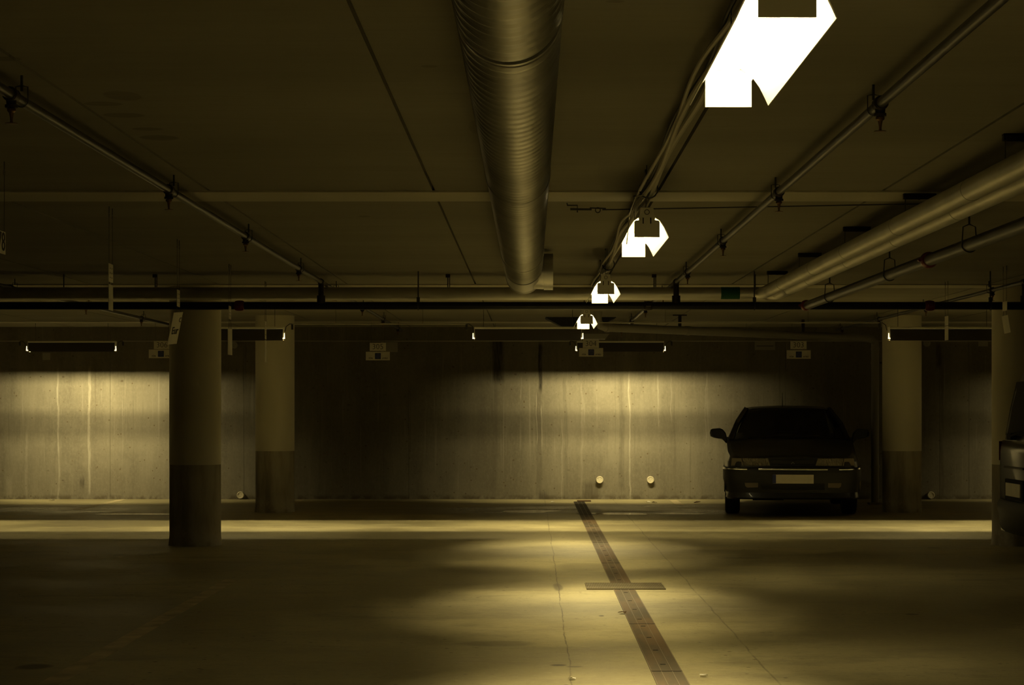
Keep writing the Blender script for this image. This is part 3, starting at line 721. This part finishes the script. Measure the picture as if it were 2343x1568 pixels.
def blob(x, y, rx, ry, z=.003, n=36, seed=1, amp=.25):
    r = random.Random(seed); ph = [r.uniform(0, 6.28) for _ in range(5)]
    P = []
    for i in range(n):
        a = 2*PI*i/n; q = 1+amp*sum(math.sin((j+2)*a+ph[j])/(j+2) for j in range(5))
        P.append((x+rx*q*math.cos(a), y+ry*q*math.sin(a), z))
    b = MB(); b.quad(*P); return b
for x, y, rx, ry, sd, lab in ((-.02, 25.55, .36, .35, 2, 'small puddle mirroring the wall, left of the drain channel'), (1.12, 25.0, .42, .24, 5, 'puddle mirroring the wall, just right of the drain channel'),
                              (1.9, 24.95, .3, .12, 9, 'thin puddle farthest right, toward the dark car'), (-5.0, 24.9, .55, .16, 12, 'thin puddle left of the nearer left column')):
    o = blob(x, y, rx, ry, .0025, seed=sd).build('puddle', 'water', smooth=False); tag(o, lab, 'puddle', 'puddles near the far wall')
for x, y0, y1, lab in ((-6.05, 26.0, 28.9, 'worn yellow bay line on the floor under the far left wall lamp'), (-3.4, 25.9, 28.9, 'worn bay line on the floor behind the far left column'),
                       (2.09, 27.2, 28.8, 'worn yellow bay line end near the wall left of the dark car'), (-2.36, 8.0, 15.4, 'long faint bay line across the dark floor at lower left')):
    o = MB().box(x-.055, x+.055, y0, y1, 0, .0015).build('painted_line', 'stripe', smooth=False); tag(o, lab, 'floor marking', 'bay lines')
def scrap(px, py, s, m, name, lab, seed, cat):
    Y = EYE*F/(py-935); x = (px-1215)/F*Y; r = random.Random(seed)
    b = MB(); n = 7
    ring0 = [(x+s*r.uniform(.7, 1.2)*math.cos(2*PI*i/n), Y+s*r.uniform(.6, 1.1)*math.sin(2*PI*i/n), .002+r.uniform(0, .5)*s) for i in range(n)]
    b.loft([ring0, [(p[0], p[1], p[2]+.003) for p in ring0]])
    o = b.build(name, m, smooth=False); tag(o, lab, cat)
scrap(1310, 1556, .022, 'paper', 'paper_scrap', 'white scrap of paper on the bright floor at the bottom edge', 1, 'litter')
scrap(1610, 1549, .02, 'paper', 'paper_scrap', 'white scrap lying right of the drain channel near the bottom edge', 6, 'litter')
scrap(1483, 1150, .035, 'paper', 'paper_scrap', 'white scrap at the foot of the wall below the right round cap', 2, 'litter')
scrap(119, 1146, .05, 'paper', 'paper_scrap', 'white scrap at the foot of the bright wall at far left', 3, 'litter')
scrap(1265, 1150, .035, 'paper', 'paper_scrap', 'pale scrap at the wall foot left of the drain channel', 8, 'litter')
scrap(1497, 1152, .05, 'leaf', 'dry_leaf', 'dark leaf at the wall foot right of the drain channel', 4, 'litter')
scrap(1595, 1152, .05, 'leaf', 'dry_leaf', 'curled leaf at the wall foot near the dark car', 5, 'litter')
scrap(1424, 1405, .03, 'leaf', 'dry_leaf', 'small dark leaf beside the drain channel below the grate', 11, 'litter')

# ------------------------------------------------------------------ cars
def wheel(parent, x, y, side, R=.31, W=.19):
    """axle along local x"""
    def sec(r, u): return [(x+u*side, y+r*math.cos(2*PI*i/40), R+r*math.sin(2*PI*i/40)) for i in range(40)]
    o = MB().loft([sec(.19, .0), sec(R-.04, 0), sec(R-.01, .012), sec(R, .035), sec(R, W-.035), sec(R-.01, W-.012), sec(R-.04, W), sec(.19, W)]).build('tyre', 'rubber', parent)
    MB().loft([sec(.195, W-.01), sec(.19, W-.002), sec(.17, W-.03), sec(.06, W-.02), sec(.05, W-.005), sec(.002, W-.004)]).build('wheel_rim', 'steel', o)

def interp(tab, y):
    if y <= tab[0][0]: return tab[0][1]
    for (a, va), (b, vb) in zip(tab, tab[1:]):
        if y <= b:
            t = (y-a)/(b-a); return va+(vb-va)*t
    return tab[-1][1]

car = thing('parked_car', 'near-black hatchback parked nose out against the far wall at the right', 'car', (3.235, 24.12, 0), rz=-.10)
car.scale = (.97, 1, 1)
HW = [(0, .66), (.03, .71), (.08, .765), (.2, .825), (.5, .862), (1.2, .875), (3.2, .875), (3.9, .85), (4.3, .79), (4.44, .72)]
TOP = [(0, .725), (.05, .745), (.3, .80), (.8, .88), (1.15, .935), (1.3, .95), (3.4, .98), (4.2, 1.0), (4.35, .96), (4.44, .88)]
BOT = [(0, .30), (.1, .24), (1, .21), (3.5, .21), (4.2, .27), (4.44, .35)]
YFW, YRW = .95, 3.66
def arch(y):
    z = 0
    for c in (YFW, YRW):
        if abs(y-c) < .36: z = max(z, .30+math.sqrt(.36**2-(y-c)**2))
    return z
secs = []; ys = sorted(set([0, .02, .05, .1, .2, .35]+[YFW+.36*math.sin(a*PI/16) for a in range(-8, 9)]+[YFW-.37, YFW+.37, YRW-.37, YRW+.37]+[YRW+.36*math.sin(a*PI/16) for a in range(-8, 9)]+[1.5, 1.9, 2.3, 2.7, 3.1, 4.2, 4.35, 4.44]))
for y in ys:
    w = interp(HW, y); z1 = interp(TOP, y); z0 = interp(BOT, y); za = max(z0, arch(y))
    zm = .60
    half = [(w*.60, z0), (w*.60+.001, max(z0, za-.02)), (w*.95, za), (w*.985, max(za+.005, z0+.06)), (w, max(za+.01, .50)), (w*.995, max(za+.02, zm+.09)), (w*.955, z1-.035), (w*.90, z1-.005), (w*.6, z1+.012), (w*.3, z1+.022)]
    secs.append([(x, y, z) for x, z in half]+[(0, y, z1+.025)]+[(-x, y, z) for x, z in reversed(half)])
MB().loft(secs).build('body', 'carpaint', car, ang=28)
# greenhouse: roof, pillars, glass
CAB = [  # y, half width at belt, half width top, z belt, z top
    (1.18, .775, .775, .94, .945), (1.98, .79, .575, .955, 1.345), (2.5, .79, .57, .965, 1.375), (3.15, .785, .555, .975, 1.355), (4.05, .74, .60, 1.0, 1.03)]
roof = [[(x*q, y, zt+dz) for x, dz in ((-1, -.012), (-.85, .006), (-.5, .018), (0, .024), (.5, .018), (.85, .006), (1, -.012), (.85, -.02), (0, -.01), (-.85, -.02))] for y, wb, q, zb, zt in
        [(1.96, 0, .578, 0, 1.340), (2.1, 0, .575, 0, 1.353), (2.5, 0, .57, 0, 1.368), (2.9, 0, .562, 0, 1.362), (3.18, 0, .55, 0, 1.345)]]
MB().loft(roof).build('roof', 'carpaint', car)
def pillar(p0, p1, w=.035, d=.05):
    a, b = Vector(p0), Vector(p1); dirv = (b-a).normalized(); s = Vector((1, 0, 0)); s = (s-dirv*s.dot(dirv)).normalized(); f = dirv.cross(s)
    return [[q+s*w*c1+f*d*c2*.5 for c1, c2 in ((-.5, -1), (.5, -1), (.6, 0), (.5, 1), (-.5, 1), (-.6, 0))] for q in (a, b)]
for sg in (-1, 1):
    b = MB()
    b.loft(pillar((sg*.775, 1.2, .935), (sg*.70, 1.55, 1.14), .05)); b.loft(pillar((sg*.70, 1.55, 1.14), (sg*.565, 2.0, 1.338), .05))
    b.build('front_pillar', 'carpaint', car)
    b = MB(); b.loft(pillar((sg*.80, 2.32, .955), (sg*.70, 2.33, 1.18), .03, .07)); b.loft(pillar((sg*.70, 2.33, 1.18), (sg*.575, 2.36, 1.36), .03, .07)); b.build('middle_pillar', 'carpaint', car)
    MB().loft([[(sg*(.80-.225*((z-.95)/.395)+o), y, z) for y, z in ((3.5, .97), (4.1, .985), (3.25, 1.345), (2.98, 1.345))] for o in (0, -.03)]).build('rear_pillar', 'carpaint', car)
    b = MB(); b.loft([[(sg*.575, y, z) for y, z in ((2.0, 1.33), (3.2, 1.33), (3.2, 1.355), (2.0, 1.355))], [(sg*.545, y, z) for y, z in ((2.0, 1.345), (3.2, 1.345), (3.2, 1.36), (2.0, 1.36))]]); b.build('roof_rail', 'carpaint', car)
    MB().loft([[(sg*(.795+o), 1.3, .94), (sg*(.70+o), 1.62, 1.15), (sg*(.575+o), 2.02, 1.34), (sg*(.57+o), 3.15, 1.345), (sg*(.74+o), 3.9, .985), (sg*(.80+o), 2.5, .955)] for o in (0, -.004)]).build('side_window', 'glass', car, smooth=False)
    # mirror
    m = MB()
    mp = [(.82, .90), (.85, .895), (.90, .945), (1.01, .965), (1.055, .985), (1.065, 1.03), (1.055, 1.07), (1.03, 1.085), (.93, 1.092), (.89, 1.075), (.85, 1.03)]
    m.loft([[(sg*(.93+(x-.93)*s), y, 1.01+(z-1.01)*s) for x, z in mp] for s, y in ((.8, 1.36), (1, 1.39), (1, 1.46), (.92, 1.48))])
    m.loft([[(sg*x, y, z) for x, z in ((.74, .92), (.86, .93), (.87, .98), (.77, .97))] for y in (1.38, 1.47)])
    mo = m.build('wing_mirror', 'carplastic', car)
    mo.data.materials[0] = M['carpaint']
# windscreen + rear window (curved)
ws = []
for s in range(7):
    f = s/6; y = 1.2+f*.78; z = .945+f*.395-.03*f*(1-f); wd = .765-(.765-.565)*(f**1.15)
    ws.append([(wd*u, y-.10*(1-u*u)*(1-f*.6), z+.012*(1-u*u)) for u in (-1, -.75, -.5, -.25, 0, .25, .5, .75, 1)])
MB().loft(ws, closed=False, caps=False).build('windscreen', 'glass', car, ang=60)
MB().loft([[(u*.55, 3.18+.05*(1-u*u), 1.35) for u in (-1, -.5, 0, .5, 1)], [(u*.68, 3.98+.06*(1-u*u), 1.0) for u in (-1, -.5, 0, .5, 1)]], closed=False, caps=False).build('rear_window', 'glass', car)
# interior: dashboard, wheel, seats
d = MB().loft([[(x, y, z) for x in (-.68,)  for y, z in ((1.2, .80), (1.22, .945), (1.55, .96), (1.66, .92), (1.68, .78))], [(x, y, z) for x in (.68,) for y, z in ((1.2, .80), (1.22, .945), (1.55, .96), (1.66, .92), (1.68, .78))]]); d.build('dashboard', 'interior', car)
MB().ring((.36, 1.78, .93), (0, .8, -.35), .185, .014, 28, 8).tube([(.36, 1.80, .93), (.36, 1.6, .86)], .02, 8).box(.2, .52, 1.775, 1.79, .92, .945).build('steering_wheel', 'interior', car)
for sx in (-.36, .36):
    s = MB().loft([[(sx+x*q, y, z) for x in (-.25, -.2, .2, .25) for _ in (0,)] + [(sx+x*q, y+.12, z) for x in (.25, .2, -.2, -.25)] for q, y, z in ((1, 2.2, .5), (1, 2.28, .75), (.95, 2.36, .98), (.75, 2.4, 1.06))]).loft([[(sx+x, y, z) for x, y in ((-.13, 2.40), (.13, 2.40), (.13, 2.48), (-.13, 2.48))] for z in (1.05, 1.1, 1.2, 1.23)])
    s.build('front_seat', 'interior', car)
MB().box(-.62, .62, 3.05, 3.2, .5, 1.02).box(-.45, -.2, 3.1, 3.18, 1.02, 1.13).box(.2, .45, 3.1, 3.18, 1.02, 1.13).build('rear_bench', 'interior', car, bevel=.03)
MB().box(-.72, .72, 1.0, 4.0, .35, .5).build('cabin_floor', 'interior', car)
MB().box(-.09, .09, 1.95, 1.975, 1.235, 1.285).tube([(0, 1.96, 1.28), (0, 1.98, 1.345)], .008, 6).build('rear_view_mirror', 'interior', car)
# bumper: sweep of a profile along the nose
path = []
for i in range(-24, 25):
    a = i/24*PI/2; path.append((.880*math.copysign(abs(math.sin(a))**.52, a), .58-.67*math.cos(a)**.52))
def sweep(prof, path=path, scale=1):
    secs = []
    for i, (x, y) in enumerate(path):
        a = Vector(path[max(i-1, 0)]); c = Vector(path[min(i+1, len(path)-1)]); tdir = (c-a).normalized(); nrm = Vector((tdir.y, -tdir.x))
        secs.append([(x+nrm.x*o, y+nrm.y*o, z) for o, z in prof])
    return secs
MB().loft(sweep([(-.05, .615), (-.01, .622), (.004, .605), (.008, .55), (.006, .47), (-.008, .42), (-.02, .36), (-.03, .31), (-.05, .31)])).build('front_bumper', 'carplastic', car, ang=50)
MB().loft(sweep([(-.14, .32), (-.035, .32), (-.02, .27), (-.015, .245), (-.04, .225), (-.14, .225)], path[4:-4])).build('lower_lip', 'carpaint', car)
def sub(x0, x1): return [p for p in path if x0-.02 <= p[0] <= x1+.02 and p[1] < .5]
for x0, x1 in ((-.862, -.56), (-.43, .43), (.56, .862)):
    MB().loft(sweep([(-.002, .590), (.012, .592), (.014, .602), (.012, .612), (-.002, .614)], sub(x0, x1))).build('chrome_strip', 'chrome', car)
MB().box(-.26, .26, -.110, -.100, .425, .535).build('number_plate', 'plate', car, bevel=.003)
q = MB().box(-.26, -.215, -.1115, -.104, .427, .533).build('blue_band', 'blue', car, smooth=False)
for sg in (-1, 1):
    MB().loft([[(sg*x, y, z) for x, y, z in ((.285, -.014, .64), (.62, -.008, .64), (.64, -.006, .735), (.315, -.012, .735))], [(sg*x, y+.07, z) for x, y, z in ((.285, 0, .64), (.62, 0, .64), (.64, 0, .735), (.315, 0, .735))]]).build('headlight', 'headlight', car, bevel=.004)
    MB().loft([[(sg*x, y, z) for x, y, z in ((.628, -.008, .64), (.785, .085, .64), (.775, .085, .735), (.648, -.006, .735))], [(sg*x, y+.07, z) for x, y, z in ((.63, 0, .64), (.75, .085, .64), (.74, .085, .735), (.65, 0, .735))]]).build('indicator', 'indicator', car, bevel=.004)
    MB().loft([[(sg*x, y-.076+(x-.44)*.16, z) for x, z in ((.44, .375), (.58, .37), (.605, .39), (.61, .432), (.44, .432))] for y in (0, .05)]).build('fog_lamp', 'indicator', car, bevel=.003)
    MB().loft([[(sg*x, y, z) for y, z in ((.28, .33), (.42, .30), (.45, .45), (.25, .45))] for x in (.860, .871)]).build('corner_reflector', 'indicator', car)
    wheel(car, sg*.665, YFW, sg, .31, .195); wheel(car, sg*.665, YRW, sg, .31, .195)
g_ = MB()
for i in range(5): z = .345+i*.016; g_.box(-.40, .40, -.088, -.06, z, z+.006)
g_.build('lower_grille', 'carplastic', car, smooth=False)
MB().box(-.28, .28, -.005, .03, .655, .72).build('grille_panel', 'carpaint', car, bevel=.01)
MB().prism([(-.025, .665), (0, .69), (.025, .665), (.018, .665), (0, .681), (-.018, .665)], lambda u, v, s: (u, -.012+.006*s, v)).build('badge', 'chrome', car, smooth=False)
MB().tube([(-.07, 2.1, 1.375), (-.07, 2.16, 1.50), (-.07, 2.18, 1.56)], [.006, .0035, .002], 6).build('aerial', 'rubber', car)
MB().box(-.5, -.1, .5, 1.0, .19, .24).tube([(-.7, YFW, .31), (-.3, YFW, .22)], .02, 6).tube([(.7, YFW, .31), (.3, YFW, .22)], .02, 6).box(-.3, .3, 1.2, 3.6, .2, .24).build('undercarriage', 'rubber', car, smooth=False)
for sg in (-1, 1):
    MB().tube([(sg*.25-.3, 1.18, .962), (sg*.25+.15, 1.24, .985)], .006, 6).build('wiper', 'rubber', car)
    w_ = MB().loft([[(sg*.883, y, z) for y, z in ((1.4, .50), (3.2, .50), (3.2, .56), (1.4, .56))], [(sg*.870, y, z) for y, z in ((1.4, .49), (3.2, .49), (3.2, .57), (1.4, .57))]]); w_.build('side_moulding', 'carplastic', car)

# people carrier at the right edge: its tail faces the aisle (length runs along +x)
van = thing('parked_people_carrier', 'tall dark vehicle at the right edge, only its tail showing before a column', 'car', (4.435, 17.8, 0))
HWV = [(0, .66), (.04, .76), (.12, .83), (.3, .86), (.8, .87), (3.4, .87), (4.0, .84), (4.3, .74)]
secs = []
def archv(x):
    z = 0
    for c in (.75, 3.5):
        if abs(x-c) < .38: z = max(z, .31+math.sqrt(.38**2-(x-c)**2))
    return z
xs = sorted(set([0, .015, .04, .08, .12, .2, .3]+[c+.38*math.sin(a*PI/14) for c in (.75, 3.5) for a in range(-7, 8)]+[.36, 1.2, 1.8, 2.4, 3.0, 3.95, 4.15, 4.3]))
for x in xs:
    w = interp(HWV, x); za = max(.2, archv(x)); top = interp([(0, .98), (.03, 1.05), (3.3, 1.05), (3.8, .95), (4.3, .75)], x)
    half = [(w*.6, .2), (w*.6, max(.2, za-.02)), (w*.93, za), (w*.99, max(.32, za+.02)), (w, max(.5, za+.03)), (w, .82), (w*.98, top-.06), (w*.95, top), (w*.5, top+.002)]
    secs.append([(x, y, z) for y, z in half]+[(x, -y, z) for y, z in reversed(half)])
MB().loft(secs).build('body', 'mpvpaint', van, ang=30)
gs = []
for z, x0, x1, wd in ((1.05, .03, 3.35, .835), (1.2, .05, 3.1, .81), (1.5, .11, 2.75, .75), (1.68, .17, 2.45, .70), (1.74, .30, 2.2, .62), (1.755, .7, 1.9, .45)):
    gs.append([(x0+.06, -wd, z), (x0, -wd*.7, z), (x0-.03, 0, z), (x0, wd*.7, z), (x0+.06, wd, z), (x1-.1, wd, z), (x1, wd*.6, z), (x1+.05, 0, z), (x1, -wd*.6, z), (x1-.1, -wd, z)])
MB().loft(gs).build('cabin', 'mpvpaint', van, ang=40)
MB().loft([[(x0-.034+.06*(abs(u)**2.5), u*.70, z) for u in (-1, -.6, 0, .6, 1)] for z, x0 in ((1.10, .035), (1.35, .08), (1.60, .14))], closed=False, caps=False).build('rear_window', 'interior', van)
bp = [(-.87, .5), (-.865, .2), (-.80, .05), (-.6, -.02), (0, -.055), (.6, -.02), (.80, .05), (.865, .2), (.87, .5)]
secs = []
for i, (y, x) in enumerate(bp):
    a = Vector(bp[max(i-1, 0)]); c = Vector(bp[min(i+1, len(bp)-1)]); td = (c-a).normalized(); nr = Vector((td.y, -td.x))
    secs.append([(x+nr.y*o, y+nr.x*o, z) for o, z in ((-.1, .5), (.0, .5), (.02, .46), (.02, .40), (.005, .36), (0, .26), (-.03, .2), (-.1, .2))])
MB().loft(secs).build('rear_bumper', 'carplastic', van)
MB().box(-.035, -.005, -.33, .33, .51, .70).build('plate_recess', 'rubber', van, bevel=.006)
MB().box(-.045, -.034, -.26, .26, .545, .665).build('number_plate', 'plate', van, smooth=False)
for sg in (-1, 1):
    MB().loft([[(x, sg*y, z) for x, y in ((.0, .70), (.03, .80), (.12, .872), (.22, .875), (.2, .80))] for z in (.86, 1.04)]).build('tail_lamp', 'red', van)
MB().tube([(.02, .12, 1.07), (-.05, .05, 1.10), (.0, -.35, 1.16)], .012, 8).box(-.05, .04, .05, .2, 1.06, 1.12).build('rear_wiper', 'rubber', van)
MB().box(-.04, .0, -.35, .35, .80, .815).build('tailgate_strip', 'carplastic', van)
for sg in (-1, 1):
    for xx in (.75, 3.5):
        R = .32
        def sec(r, u): return [(xx+r*math.cos(2*PI*i/36), sg*(.66+u), R+r*math.sin(2*PI*i/36)) for i in range(36)]
        o = MB().loft([sec(.19, 0), sec(R-.03, 0), sec(R, .03), sec(R, .165), sec(R-.03, .195), sec(.19, .195)]).build('tyre', 'rubber', van)
        MB().loft([sec(.19, .19), sec(.17, .17), sec(.05, .18), sec(.002, .185)]).build('wheel_rim', 'steel', o)
